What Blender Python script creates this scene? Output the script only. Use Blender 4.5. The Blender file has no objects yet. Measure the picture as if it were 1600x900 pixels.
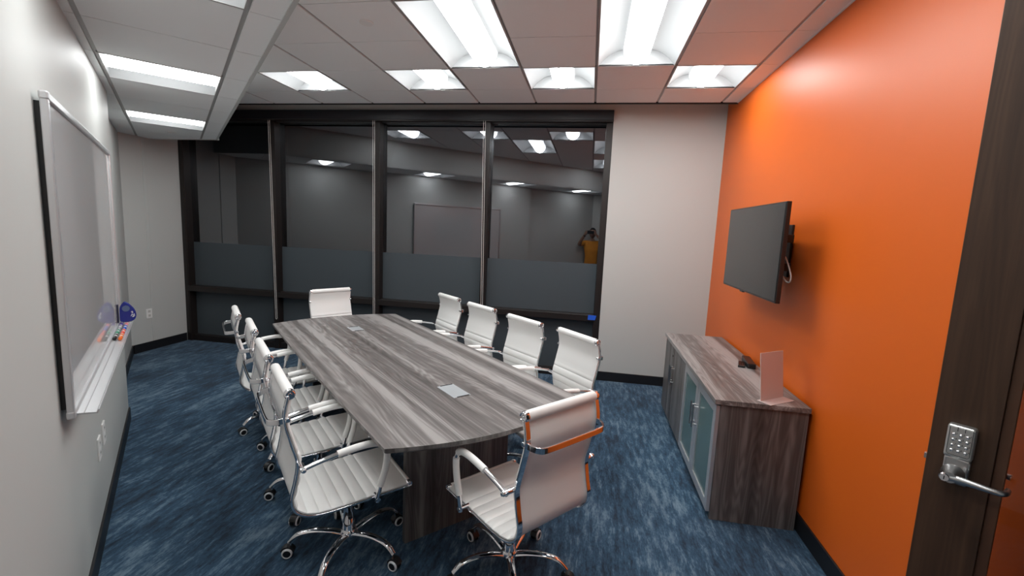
import bpy, bmesh, math, random
from mathutils import Vector, Matrix
random.seed(7)
PI = math.pi
R = math.radians
scene = bpy.context.scene
COL = scene.collection

# ------------------------------------------------------------------ camera
CAM_H, YAW, PITCH, ROLL, FPX = 1.6641, R(-9.4918), R(-7.4604), R(2.5336), 704.5
cam_d = bpy.data.cameras.new('camera')
cam = bpy.data.objects.new('camera', cam_d)
COL.objects.link(cam)
cam_d.sensor_width = 36.0
cam_d.sensor_fit = 'HORIZONTAL'
cam_d.lens = FPX / 1600 * 36
cam_d.clip_start = 0.01
fw = Vector((math.sin(YAW) * math.cos(PITCH), math.cos(YAW) * math.cos(PITCH), math.sin(PITCH)))
rt = Vector((math.cos(YAW), -math.sin(YAW), 0))
up = rt.cross(fw)
rt2 = rt * math.cos(ROLL) + up * math.sin(ROLL)
up2 = -rt * math.sin(ROLL) + up * math.cos(ROLL)
M = Matrix((rt2, up2, -fw)).transposed().to_4x4()
M.translation = (0, 0, CAM_H)
cam.matrix_world = M
scene.camera = cam

# ------------------------------------------------------------------ world, exposure
world = bpy.data.worlds.new('night')
scene.world = world
world.use_nodes = True
world.node_tree.nodes['Background'].inputs[0].default_value = (0.010, 0.013, 0.02, 1)
world.node_tree.nodes['Background'].inputs[1].default_value = 0.5
scene.view_settings.view_transform = 'Standard'
scene.view_settings.look = 'None'
scene.view_settings.gamma = 1
scene.view_settings.use_curve_mapping = False
scene.view_settings.exposure = 0.84
LENS_POWER = 21.0          # emission of the troffer lenses

# ------------------------------------------------------------------ room numbers (metres)
TH = R(46.3183)           # the whiteboard wall runs at this angle to the orange wall
CT, ST = math.cos(TH), math.sin(TH)
H = 2.94                  # main ceiling
ZS = 2.5366               # dropped ceiling
YG = 4.74                 # far edge of the ceiling grid
YW = 5.075                # window wall
YGL = 5.187               # glass
XR = 1.2948               # orange wall
XL = -5.2252              # short left wall
XE, YE, YB = 1.76, 1.25, -0.56   # entry recess and wall behind the photographer
GS, GX0 = 0.591, -3.5837
ROWS = [4.3031, 3.7436, 3.1781, 2.6293]
VS = 0.4377               # soffit face
VA, VB, VC = -0.3633, -0.4665, -0.43
UA0, UA1 = 1.45, 4.60
ZP = 3.16                 # top of the window pocket

def uv(u, v, z=0.0):
    return Vector((-u * ST + v * CT, u * CT + v * ST, z))
ADG = TH - PI / 2         # local x = -u, local y = +v

# ------------------------------------------------------------------ materials
MATS = {}
def nodes_of(name):
    m = bpy.data.materials.new(name)
    m.use_nodes = True
    nt = m.node_tree
    return m, nt, nt.nodes['Principled BSDF']
def simple(name, col, rough=0.5, metal=0.0, spec=0.5, coat=0.0, bump=0.0, bscale=200, var=0.0):
    if name in MATS: return MATS[name]
    m, nt, b = nodes_of(name)
    b.inputs['Base Color'].default_value = (*col, 1)
    b.inputs['Roughness'].default_value = rough
    b.inputs['Metallic'].default_value = metal
    b.inputs['Specular IOR Level'].default_value = spec
    b.inputs['Coat Weight'].default_value = coat
    b.inputs['Coat Roughness'].default_value = 0.05
    tc = nt.nodes.new('ShaderNodeTexCoord')
    n = nt.nodes.new('ShaderNodeTexNoise')
    n.inputs['Scale'].default_value = bscale
    nt.links.new(tc.outputs['Object'], n.inputs['Vector'])
    if bump > 0:
        bp = nt.nodes.new('ShaderNodeBump')
        bp.inputs['Strength'].default_value = bump
        bp.inputs['Distance'].default_value = 0.002
        nt.links.new(n.outputs['Fac'], bp.inputs['Height'])
        nt.links.new(bp.outputs['Normal'], b.inputs['Normal'])
    if var > 0:
        r = nt.nodes.new('ShaderNodeValToRGB')
        r.color_ramp.elements[0].position = 0.3
        r.color_ramp.elements[1].position = 0.7
        r.color_ramp.elements[0].color = (*[c * (1 - var) for c in col], 1)
        r.color_ramp.elements[1].color = (*[min(1, c * (1 + var)) for c in col], 1)
        nt.links.new(n.outputs['Fac'], r.inputs['Fac'])
        nt.links.new(r.outputs['Color'], b.inputs['Base Color'])
    MATS[name] = m
    return m
def srgb(r, g, b):
    f = lambda c: (c / 255 / 12.92) if c / 255 <= 0.04045 else ((c / 255 + 0.055) / 1.055) ** 2.4
    return (f(r), f(g), f(b))

m_wall = simple('white_wall_paint', (0.535, 0.543, 0.525), 0.55, spec=0.35, bump=0.05, bscale=260)
m_orange = simple('orange_wall_paint', (0.68, 0.120, 0.008), 0.44, bump=0.06, bscale=260)
m_tile = simple('ceiling_tile', (0.90, 0.91, 0.905), 0.9, spec=0.1, bump=0.25, bscale=330)
m_tbar = simple('ceiling_grid_metal', (0.42, 0.41, 0.40), 0.5)
m_black = simple('black_trim', (0.008, 0.008, 0.010), 0.45)
m_frame = simple('bronze_window_frame', (0.018, 0.0135, 0.0125), 0.38, metal=0.2)
m_fascia = simple('black_shade_fascia', (0.014, 0.012, 0.016), 0.4)
m_chrome = simple('chrome', (0.88, 0.88, 0.90), 0.07, metal=1.0)
m_brushed = simple('satin_nickel', (0.55, 0.55, 0.55), 0.28, metal=1.0)
m_alu = simple('satin_aluminium', (0.62, 0.62, 0.63), 0.35, metal=0.6)
m_vinyl = simple('white_vinyl', (0.88, 0.87, 0.85), 0.42, bump=0.08, bscale=500)
m_plastic_w = simple('white_plastic', (0.85, 0.84, 0.82), 0.35)
m_plastic_b = simple('black_plastic', (0.012, 0.012, 0.013), 0.35)
m_ring = simple('grey_wheel_ring', (0.80, 0.80, 0.81), 0.4)
m_refl = simple('white_reflector', (0.36, 0.365, 0.37), 0.6)
m_steel = simple('power_unit_lid', (0.50, 0.53, 0.55), 0.3, metal=0.3)
m_blue = simple('blue_plastic', (0.01, 0.02, 0.22), 0.25)
m_bluel = simple('pale_blue_plastic', (0.10, 0.14, 0.25), 0.3)
m_tape = simple('blue_masking_tape', (0.01, 0.10, 0.62), 0.6)
m_screen = simple('tv_screen', (0.022, 0.022, 0.022), 0.22)
m_bead = simple('shade_chain', (0.75, 0.72, 0.69), 0.35)
m_doorwood = simple('dark_door_veneer', (0.030, 0.014, 0.008), 0.42)

def emis(name, col, s):
    m = bpy.data.materials.new(name); m.use_nodes = True
    nt = m.node_tree; nt.nodes.clear()
    e = nt.nodes.new('ShaderNodeEmission'); o = nt.nodes.new('ShaderNodeOutputMaterial')
    e.inputs[0].default_value = (*col, 1); e.inputs[1].default_value = s
    nt.links.new(e.outputs[0], o.inputs[0]); return m
m_lens = emis('lit_lens', (0.97, 1.0, 1.0), LENS_POWER)
def lens_beam():
    """prismatic basket: throws most of its light downward, little sideways"""
    nt = m_lens.node_tree; L = nt.links.new; e = nt.nodes['Emission']
    g = nt.nodes.new('ShaderNodeNewGeometry'); sp = nt.nodes.new('ShaderNodeSeparateXYZ'); L(g.outputs['Normal'], sp.inputs[0])
    ab = nt.nodes.new('ShaderNodeMath'); ab.operation = 'ABSOLUTE'; L(sp.outputs['Z'], ab.inputs[0])
    pw = nt.nodes.new('ShaderNodeMath'); pw.operation = 'POWER'; pw.inputs[1].default_value = 2.0; L(ab.outputs[0], pw.inputs[0])
    ma = nt.nodes.new('ShaderNodeMath'); ma.operation = 'MULTIPLY_ADD'; ma.inputs[1].default_value = LENS_POWER; ma.inputs[2].default_value = 2.2
    L(pw.outputs[0], ma.inputs[0]); L(ma.outputs[0], e.inputs[1])
lens_beam()
m_lens_dim = m_lens.copy(); m_lens_dim.name = 'lit_lens_dimmer'
for n_ in m_lens_dim.node_tree.nodes:
    if n_.type == 'MATH' and n_.operation == 'MULTIPLY_ADD': n_.inputs[1].default_value = LENS_POWER * .62

def wood(name, axis, c0, c1, c2, band=11.0, rough=0.38):
    """grey ash laminate, grain along the given object axis"""
    m, nt, b = nodes_of(name)
    L = nt.links.new
    tc = nt.nodes.new('ShaderNodeTexCoord')
    mp = nt.nodes.new('ShaderNodeMapping')
    order = {'x': (0, 0, 0), 'y': (0, 0, PI / 2), 'z': (0, PI / 2, 0)}[axis]
    mp.inputs['Rotation'].default_value = order
    L(tc.outputs['Object'], mp.inputs['Vector'])
    # wide tonal planks
    mp1 = nt.nodes.new('ShaderNodeMapping'); mp1.inputs['Scale'].default_value = (0.16, band, band)
    n1 = nt.nodes.new('ShaderNodeTexNoise'); n1.inputs['Scale'].default_value = 1.0; n1.inputs['Detail'].default_value = 2.0; n1.inputs['Roughness'].default_value = 0.65
    L(mp.outputs[0], mp1.inputs['Vector']); L(mp1.outputs[0], n1.inputs['Vector'])
    # cathedral rings: contour lines of a stretched noise
    mp2 = nt.nodes.new('ShaderNodeMapping'); mp2.inputs['Scale'].default_value = (0.55, 6.0, 6.0); mp2.inputs['Location'].default_value = (3.1, 1.7, 0.4)
    n2 = nt.nodes.new('ShaderNodeTexNoise'); n2.inputs['Scale'].default_value = 1.0; n2.inputs['Detail'].default_value = 2.5
    L(mp.outputs[0], mp2.inputs['Vector']); L(mp2.outputs[0], n2.inputs['Vector'])
    mul = nt.nodes.new('ShaderNodeMath'); mul.operation = 'MULTIPLY'; mul.inputs[1].default_value = 130.0
    sn = nt.nodes.new('ShaderNodeMath'); sn.operation = 'SINE'
    L(n2.outputs['Fac'], mul.inputs[0]); L(mul.outputs[0], sn.inputs[0])
    ma = nt.nodes.new('ShaderNodeMath'); ma.operation = 'MULTIPLY_ADD'; ma.inputs[1].default_value = 0.5; ma.inputs[2].default_value = 0.5
    L(sn.outputs[0], ma.inputs[0])
    # fine fibres
    mp3 = nt.nodes.new('ShaderNodeMapping'); mp3.inputs['Scale'].default_value = (5.0, 190.0, 190.0)
    n3 = nt.nodes.new('ShaderNodeTexNoise'); n3.inputs['Scale'].default_value = 1.0; n3.inputs['Detail'].default_value = 3.0
    L(mp.outputs[0], mp3.inputs['Vector']); L(mp3.outputs[0], n3.inputs['Vector'])
    def mix(a, b_, f):
        x = nt.nodes.new('ShaderNodeMath'); x.operation = 'MULTIPLY_ADD'; x.inputs[1].default_value = f
        L(b_, x.inputs[0]); L(a, x.inputs[2]); return x.outputs[0]
    ct = nt.nodes.new('ShaderNodeMath'); ct.operation = 'MULTIPLY_ADD'; ct.inputs[1].default_value = 1.5; ct.inputs[2].default_value = -0.25
    L(n1.outputs['Fac'], ct.inputs[0])
    s = mix(ct.outputs[0], ma.outputs[0], 0.125)
    s = mix(s, n3.outputs['Fac'], 0.30)
    r = nt.nodes.new('ShaderNodeValToRGB'); cr = r.color_ramp
    cr.elements[0].position = 0.45; cr.elements[0].color = (*c0, 1)
    cr.elements[1].position = 0.92; cr.elements[1].color = (*c2, 1)
    e = cr.elements.new(0.69); e.color = (*c1, 1)
    L(s, r.inputs['Fac']); L(r.outputs['Color'], b.inputs['Base Color'])
    b.inputs['Roughness'].default_value = rough
    b.inputs['Specular IOR Level'].default_value = 0.4
    return m
WC = ((0.082, 0.072, 0.068), (0.160, 0.144, 0.138), (0.33, 0.31, 0.30))
m_wood_x = wood('grey_ash_laminate_long', 'x', *WC)
m_wood_y = wood('grey_ash_laminate_cross', 'y', *WC)
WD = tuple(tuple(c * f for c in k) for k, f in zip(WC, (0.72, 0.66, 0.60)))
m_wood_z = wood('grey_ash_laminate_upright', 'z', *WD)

def carpet():
    m, nt, b = nodes_of('blue_carpet_tile'); L = nt.links.new
    tc = nt.nodes.new('ShaderNodeTexCoord')
    def layer(sc, detail, loc=(0, 0, 0), rough=0.6):
        mp = nt.nodes.new('ShaderNodeMapping'); mp.inputs['Scale'].default_value = sc; mp.inputs['Location'].default_value = loc
        n = nt.nodes.new('ShaderNodeTexNoise'); n.inputs['Scale'].default_value = 1; n.inputs['Detail'].default_value = detail; n.inputs['Roughness'].default_value = rough
        L(tc.outputs['Object'], mp.inputs['Vector']); L(mp.outputs[0], n.inputs['Vector']); return n.outputs['Fac']
    a = layer((2.6, 1.1, 1), 3)
    s = layer((30, 6.0, 1), 4, (5, 2, 0), 0.68)
    f = layer((110, 38.0, 1), 3, (1, 9, 0), 0.7)
    def ma(x, k, y):
        n = nt.nodes.new('ShaderNodeMath'); n.operation = 'MULTIPLY_ADD'; n.inputs[1].default_value = k
        L(x, n.inputs[0]); L(y, n.inputs[2]); return n.outputs[0]
    t = ma(s, 1.25, a); t = ma(f, 0.55, t)
    r = nt.nodes.new('ShaderNodeValToRGB'); cr = r.color_ramp
    cr.elements[0].position = 0.98; cr.elements[0].color = (0.012, 0.028, 0.058, 1)
    cr.elements[1].position = 1.0; cr.elements[1].color = (0.012, 0.028, 0.058, 1)
    n = nt.nodes.new('ShaderNodeMath'); n.operation = 'MULTIPLY'; n.inputs[1].default_value = 0.44
    L(t, n.inputs[0]); L(n.outputs[0], r.inputs['Fac'])
    cr.elements[0].position = 0.51; cr.elements[0].color = (0.019, 0.032, 0.052, 1)
    cr.elements[1].position = 0.76; cr.elements[1].color = (0.150, 0.215, 0.275, 1)
    e = cr.elements.new(0.625); e.color = (0.036, 0.078, 0.130, 1)
    L(r.outputs['Color'], b.inputs['Base Color'])
    b.inputs['Roughness'].default_value = 0.95
    b.inputs['Specular IOR Level'].default_value = 0.15
    b.inputs['Sheen Weight'].default_value = 0.08
    b.inputs['Sheen Roughness'].default_value = 0.5
    bp = nt.nodes.new('ShaderNodeBump'); bp.inputs['Strength'].default_value = 0.5; bp.inputs['Distance'].default_value = 0.003
    L(f, bp.inputs['Height']); L(bp.outputs['Normal'], b.inputs['Normal'])
    return m
m_carpet = carpet()

def glass_mat():
    m = bpy.data.materials.new('tinted_glass'); m.use_nodes = True
    nt = m.node_tree; nt.nodes.clear(); L = nt.links.new
    o = nt.nodes.new('ShaderNodeOutputMaterial'); mx = nt.nodes.new('ShaderNodeMixShader')
    t = nt.nodes.new('ShaderNodeBsdfTransparent'); t.inputs[0].default_value = (0.30, 0.31, 0.32, 1)
    g = nt.nodes.new('ShaderNodeBsdfGlossy'); g.inputs['Color'].default_value = (0.92, 0.94, 1.0, 1); g.inputs['Roughness'].default_value = 0.0
    lw = nt.nodes.new('ShaderNodeFresnel'); lw.inputs['IOR'].default_value = 2.3
    ad = nt.nodes.new('ShaderNodeMath'); ad.operation = 'ADD'; ad.inputs[1].default_value = 0.04
    L(lw.outputs[0], ad.inputs[0]); L(ad.outputs[0], mx.inputs[0]); L(t.outputs[0], mx.inputs[1]); L(g.outputs[0], mx.inputs[2]); L(mx.outputs[0], o.inputs[0])
    return m
m_glass = glass_mat()
m_film = simple('frosted_film', (0.056, 0.068, 0.078), 0.55, spec=0.35)
m_film_low = m_film
m_board = simple('whiteboard_enamel', (0.58, 0.58, 0.585), 0.02, coat=0.0, spec=0.9)
def thin_glass(name, tint, ior=1.45, rough=0.0, add=0.0):
    m = bpy.data.materials.new(name); m.use_nodes = True
    nt = m.node_tree; nt.nodes.clear(); L = nt.links.new
    o = nt.nodes.new('ShaderNodeOutputMaterial'); mx = nt.nodes.new('ShaderNodeMixShader')
    t = nt.nodes.new('ShaderNodeBsdfTransparent'); t.inputs[0].default_value = (*tint, 1)
    g = nt.nodes.new('ShaderNodeBsdfGlossy'); g.inputs['Roughness'].default_value = rough
    f = nt.nodes.new('ShaderNodeFresnel'); f.inputs['IOR'].default_value = ior
    ad = nt.nodes.new('ShaderNodeMath'); ad.operation = 'ADD'; ad.inputs[1].default_value = add
    L(f.outputs[0], ad.inputs[0]); L(ad.outputs[0], mx.inputs[0]); L(t.outputs[0], mx.inputs[1]); L(g.outputs[0], mx.inputs[2]); L(mx.outputs[0], o.inputs[0])
    return m
m_doorglass = thin_glass('door_glass', (0.62, 0.60, 0.60))
m_cabglass = simple('frosted_green_glass', (0.105, 0.175, 0.175), 0.22, spec=0.6)
m_acrylic = simple('frosted_acrylic', (0.62, 0.52, 0.50), 0.25, spec=0.6)

# ------------------------------------------------------------------ mesh helpers
def link(name, bm, mats, parent=None, loc=None, rot=None, smooth=False, bevel=0.0, segs=2):
    me = bpy.data.meshes.new(name)
    bmesh.ops.recalc_face_normals(bm, faces=bm.faces)
    if smooth:
        for f in bm.faces: f.smooth = True
        for e in bm.edges:
            if len(e.link_faces) == 2 and e.calc_face_angle(0) > 0.7: e.smooth = False
    bm.to_mesh(me); bm.free()
    if not isinstance(mats, (list, tuple)): mats = [mats]
    for m in mats: me.materials.append(m)
    o = bpy.data.objects.new(name, me)
    COL.objects.link(o)
    if parent: o.parent = parent
    if loc is not None: o.location = loc
    if rot is not None: o.rotation_euler = rot if isinstance(rot, (tuple, list)) else (0, 0, rot)
    if bevel > 0:
        b = o.modifiers.new('bevel', 'BEVEL'); b.width = bevel; b.segments = segs; b.limit_method = 'ANGLE'; b.angle_limit = R(40)
    return o
def BM(): return bmesh.new()
def box(bm, c, s, mi=0, mat=None):
    """box centred at c, full size s"""
    g = bmesh.ops.create_cube(bm, size=1)
    X = Matrix.Translation(Vector(c)) @ Matrix.Diagonal((*s, 1))
    if mat is not None: X = mat @ X
    bmesh.ops.transform(bm, matrix=X, verts=g['verts'])
    fs = set(f for v in g['verts'] for f in v.link_faces)
    for f in fs: f.material_index = mi
    return g['verts']
def bbox(bm, a, b, mi=0, mat=None):
    a = Vector(a); b = Vector(b)
    return box(bm, (a + b) / 2, (abs(b.x - a.x), abs(b.y - a.y), abs(b.z - a.z)), mi, mat)
def prism(bm, pts, z0, z1, mi=0):
    lo = [bm.verts.new((p[0], p[1], z0)) for p in pts]
    hi = [bm.verts.new((p[0], p[1], z1)) for p in pts]
    n = len(pts)
    fs = [bm.faces.new(lo[::-1]), bm.faces.new(hi)]
    for i in range(n): fs.append(bm.faces.new((lo[i], lo[(i + 1) % n], hi[(i + 1) % n], hi[i])))
    for f in fs: f.material_index = mi
    return fs
def extr(bm, pts, d, mi=0):
    """closed 3D polygon pts extruded by vector d"""
    d = Vector(d)
    lo = [bm.verts.new(Vector(p)) for p in pts]; hi = [bm.verts.new(Vector(p) + d) for p in pts]
    n = len(pts)
    fs = [bm.faces.new(lo[::-1]), bm.faces.new(hi)]
    for i in range(n): fs.append(bm.faces.new((lo[i], lo[(i + 1) % n], hi[(i + 1) % n], hi[i])))
    for f in fs: f.material_index = mi
def tube(bm, pts, r, n=10, mi=0, caps=True, closed=False, flat=None, upv=None):
    """tube along pts; r number or list; flat=(a,b) rectangular section half sizes (a along upv)"""
    P = [Vector(p) for p in pts]; N = len(P)
    rr = r if isinstance(r, (list, tuple)) else [r] * N
    T = []
    for i in range(N):
        if closed: t = P[(i + 1) % N] - P[i - 1]
        else: t = P[min(i + 1, N - 1)] - P[max(i - 1, 0)]
        T.append(t.normalized())
    ref = Vector(upv) if upv is not None else None
    if ref is None:
        ref = Vector((0, 0, 1)) if abs(T[0].z) < 0.9 else Vector((1, 0, 0))
    rings = []
    nrm = (ref - T[0] * ref.dot(T[0])).normalized()
    for i in range(N):
        if upv is not None:
            q = Vector(upv); nn = q - T[i] * q.dot(T[i])
            nrm = nn.normalized() if nn.length > 1e-5 else nrm
        else:
            nn = nrm - T[i] * nrm.dot(T[i]); nrm = nn.normalized()
        bi = T[i].cross(nrm)
        ring = []
        if flat:
            a, b = flat
            for sx, sy in ((1, 1), (-1, 1), (-1, -1), (1, -1)):
                ring.append(bm.verts.new(P[i] + nrm * a * sx + bi * b * sy))
        else:
            for k in range(n):
                an = 2 * PI * k / n
                ring.append(bm.verts.new(P[i] + (nrm * math.cos(an) + bi * math.sin(an)) * rr[i]))
        rings.append(ring)
    m = len(rings[0])
    for i in range(N if closed else N - 1):
        a, b = rings[i], rings[(i + 1) % N]
        for k in range(m):
            f = bm.faces.new((a[k], a[(k + 1) % m], b[(k + 1) % m], b[k])); f.material_index = mi
    if caps and not closed:
        f = bm.faces.new(rings[0][::-1]); f.material_index = mi
        f = bm.faces.new(rings[-1]); f.material_index = mi
def cyl(bm, a, b, r, n=20, mi=0, r2=None):
    tube(bm, [a, b], [r, r if r2 is None else r2], n, mi)
def lathe(bm, prof, c, axis=(0, 0, 1), n=24, mi=0):
    """prof: list of (r, h) along axis from centre c"""
    ax = Vector(axis).normalized()
    ref = Vector((1, 0, 0)) if abs(ax.x) < 0.9 else Vector((0, 1, 0))
    e1 = (ref - ax * ref.dot(ax)).normalized(); e2 = ax.cross(e1); c = Vector(c)
    rings = []
    for r, h in prof:
        if r < 1e-6: rings.append([bm.verts.new(c + ax * h)])
        else: rings.append([bm.verts.new(c + ax * h + (e1 * math.cos(2 * PI * k / n) + e2 * math.sin(2 * PI * k / n)) * r) for k in range(n)])
    for a, b in zip(rings, rings[1:]):
        for k in range(n):
            A = a[k % len(a)], a[(k + 1) % n % len(a)]; B = b[k % len(b)], b[(k + 1) % n % len(b)]
            vs = []
            for v in (A[0], A[1], B[1], B[0]):
                if v not in vs: vs.append(v)
            if len(vs) >= 3:
                f = bm.faces.new(vs); f.material_index = mi
def spline(pts, n=8):
    """Catmull-Rom through pts"""
    P = [Vector(p) for p in pts]; out = []
    for i in range(len(P) - 1):
        p0 = P[max(i - 1, 0)]; p1 = P[i]; p2 = P[i + 1]; p3 = P[min(i + 2, len(P) - 1)]
        for k in range(n):
            t = k / n
            out.append(0.5 * ((2 * p1) + (p2 - p0) * t + (2 * p0 - 5 * p1 + 4 * p2 - p3) * t * t + (3 * p1 - p0 - 3 * p2 + p3) * t ** 3))
    out.append(P[-1]); return out
def empty(name, loc, rot=0.0):
    o = bpy.data.objects.new(name, None); COL.objects.link(o)
    o.location = loc; o.rotation_euler = rot if isinstance(rot, (tuple, list)) else (0, 0, rot); o.empty_display_size = 0.1
    return o
def tag(o, label, cat, group=None):
    o['label'] = label; o['category'] = cat
    if group: o['group'] = group
    return o
def struct(name, bm, mats, **k):
    o = link(name, bm, mats, **k); o['kind'] = 'structure'; return o
def dup(root):
    r = root.copy(); COL.objects.link(r)
    for ch in list(root.children):
        c = ch.copy(); COL.objects.link(c); c.parent = r
        for g in list(ch.children):
            d = g.copy(); COL.objects.link(d); d.parent = c
    return r

# ------------------------------------------------------------------ floor
bm = BM()
prism(bm, [(XL - .2, YW + .14), (XL - .2, 3.2), (uv(0, -.62).x - .3, uv(0, -.62).y - .4), (.1, YB - .15), (XE + 1.0, YB - .15), (XE + 1.0, YE + .1), (XR + .15, YE + .1), (XR + .15, YW + .14)], -0.06, 0.0)
struct('floor', bm, m_carpet)

# ------------------------------------------------------------------ walls
def wallbox(name, a, b, mat):
    bm = BM(); bbox(bm, a, b); return struct(name, bm, mat)
wallbox('wall_right', (XR, YE, 0), (XR + .12, YW + .12, ZP), m_orange)
wallbox('wall_far', (.165, YW, 0), (XR, YW + .12, ZP), m_wall)
wallbox('wall_header', (XL, YW, 2.90), (.165, YW + .12, ZP), m_wall)
bm = BM(); bbox(bm, (XL - .12, 4.2, 0), (XL, YW + .12, ZP))
bbox(bm, (XL, 4.605, .105), (XL + .008, 4.645, ZS - .002))
struct('wall_left_end', bm, m_wall, bevel=.004)
wallbox('wall_behind', (.02, YB - .1, 0), (XE, YB, H + .1), m_wall)
def diagwall(name, u0, u1, v0, v1, z0, z1, mat=m_wall):
    bm = BM(); prism(bm, [uv(u0, v0)[:2], uv(u1, v0)[:2], uv(u1, v1)[:2], uv(u0, v1)[:2]], z0, z1)
    return struct(name, bm, mat)
diagwall('wall_left', UA0, UA1, VA - .2, VA, 0, H + .1)
diagwall('wall_left_recess', UA1, 6.90, VB - .1, VB, 0, H + .1)
diagwall('wall_left_near', -.55, UA0, VC - .16, VC, 0, H + .1)
# entry recess: return of the orange wall, door wall with an opening
wallbox('wall_entry_return', (XR + .12, YE, 0), (XE + .12, YE + .1, H + .1), m_wall)
DY0, DY1, DZ = -0.10, 0.86, 2.50
bm = BM(); bbox(bm, (XE, DY1, 0), (XE + .12, YE, H + .1)); bbox(bm, (XE, YB, 0), (XE + .12, DY0, H + .1)); bbox(bm, (XE, DY0, DZ), (XE + .12, DY1, H + .1))
struct('wall_entry', bm, m_wall)
bm = BM()
for y0, y1 in ((DY0, DY0 + .04), (DY1 - .04, DY1)): bbox(bm, (XE - .015, y0, 0), (XE + .13, y1, DZ))
bbox(bm, (XE - .015, DY0, DZ - .04), (XE + .13, DY1, DZ))
struct('trim_1', bm, m_doorwood, bevel=.003)

# baseboards
BH = .105
def baseb(name, pts, off=.012):
    """pts: pair of floor points, room on the left of the direction"""
    a, b = Vector(pts[0]), Vector(pts[1]); d = (b - a).normalized(); n = Vector((-d.y, d.x))
    bm = BM(); prism(bm, [a, b, b + n * off, a + n * off], 0, BH)
    struct(name, bm, m_black, bevel=.003)
baseb('baseboard_right', ((XR, YE), (XR, YW)))
baseb('baseboard_far', ((XR, YW), (.165, YW)))
baseb('baseboard_left_end', ((XL, YW), (XL, 4.36)))
baseb('baseboard_left_recess', (uv(6.86, VB)[:2], uv(UA1, VB)[:2]))
baseb('baseboard_left', (uv(UA1, VA)[:2], uv(UA0, VA)[:2]))
baseb('baseboard_left_near', (uv(UA0, VC)[:2], uv(-.3, VC)[:2]))
baseb('baseboard_behind', ((.06, YB), (XE, YB)))

# ------------------------------------------------------------------ ceilings (tiles in a grid, openings for the troffers)
def clip(poly, n, o):
    """keep n.p >= o"""
    out = []
    for i, p in enumerate(poly):
        q = poly[(i + 1) % len(poly)]
        dp, dq = n[0] * p[0] + n[1] * p[1] - o, n[0] * q[0] + n[1] * q[1] - o
        if dp >= 0: out.append(p)
        if dp * dq < 0:
            t = dp / (dp - dq); out.append((p[0] + (q[0] - p[0]) * t, p[1] + (q[1] - p[1]) * t))
    return out
def tile(bm, poly, z, mi=0, th=.012):
    if len(poly) < 3: return
    a = 0
    for i in range(len(poly)):
        p, q = poly[i], poly[(i + 1) % len(poly)]; a += p[0] * q[1] - p[1] * q[0]
    if abs(a) < 2e-4: return
    prism(bm, poly, z, z + th, mi)
ys = [ROWS[3] - .5653 * k for k in range(6, 0, -1)] + ROWS[::-1] + [YG]
xs = [GX0 + GS * k for k in range(-3, 10)]
main_lights = []   # (k column, y0, y1)
for k in (1, 3, 5, 7): main_lights.append((k, ROWS[1], ROWS[0]))
for k in (4, 6): main_lights.append((k, ROWS[3], ROWS[1]))
for k in (6,): main_lights.append((k, ys[3], ys[5]))
def in_light(xm, ym):
    for k, y0, y1 in main_lights:
        if GX0 + GS * k < xm < GX0 + GS * (k + 1) and y0 < ym < y1: return True
    return False
bm = BM()
for i in range(len(xs) - 1):
    for j in range(len(ys) - 1):
        xm, ym = (xs[i] + xs[i + 1]) / 2, (ys[j] + ys[j + 1]) / 2
        if in_light(xm, ym): continue
        for inset_x, inset_y, z, mi, th in ((.011, .003, H, 0, .012), (0, 0, H + .009, 1, .006)):
            ia, ib = (inset_x, inset_y)
            base = [(xs[i] + ia, ys[j] + ib), (xs[i + 1] - ia, ys[j] + ib), (xs[i + 1] - ia, ys[j + 1] - ib), (xs[i] + ia, ys[j + 1] - ib)]
            base = clip(base, (CT, ST), VS)
            A = clip(clip(base, (-1, 0), -XR), (0, 1), YB)
            B = clip(clip(clip(clip(base, (1, 0), XR), (0, -1), -YE), (-1, 0), -XE), (0, 1), YB)
            tile(bm, A, z, mi, th); tile(bm, B, z, mi, th)
struct('ceiling', bm, [m_tile, m_tbar])
# thin wall angle and the black reveal at the edge of the grid
bm = BM(); bbox(bm, (-4.36, YG, H - .012), (XR, YG + .012, H + .05))
struct('trim_2', bm, m_black)
bm = BM(); bbox(bm, (-4.36, YG + .012, H + .02), (XR, YG + .03, ZP))
struct('wall_pocket', bm, m_wall)
bm = BM(); bbox(bm, (XL - .1, 4.5, ZP), (XR + .1, YW + .12, ZP + .04))
struct('ceiling_pocket', bm, m_wall)
bm = BM(); bbox(bm, (XR - .012, YE, H - .004), (XR, YG, H + .004))
struct('trim_3', bm, m_tile)

# dropped ceiling over the whiteboard wall
SV = [-.56, -.3148, .2843, VS]
SU = [2.353 + .5855 * k for k in range(-6, 9)]
soffit_lights = [(SU[5], SU[6]), (SU[8], SU[9]), (SU[11], SU[12]), (SU[2], SU[3])]
YSE = 4.71
bm = BM()
for i in range(len(SU) - 1):
    for j in range(3):
        um = (SU[i] + SU[i + 1]) / 2
        if j == 1 and any(a < um < b for a, b in soffit_lights): continue
        for iu, iv, z, mi, th in ((.003, .011, ZS, 0, .012), (0, 0, ZS + .009, 1, .006)):
            v0, v1 = SV[j] + iv, SV[j + 1] - (iv if j < 2 else 0)
            base = [uv(SU[i] + iu, v0)[:2], uv(SU[i + 1] - iu, v0)[:2], uv(SU[i + 1] - iu, v1)[:2], uv(SU[i] + iu, v1)[:2]]
            base = clip(clip(base, (0, -1), -YSE), (1, 0), XL)
            base = clip(base, (0, 1), YB)
            tile(bm, base, z, mi, th)
struct('ceiling_dropped', bm, [m_tile, m_tbar])
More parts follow.
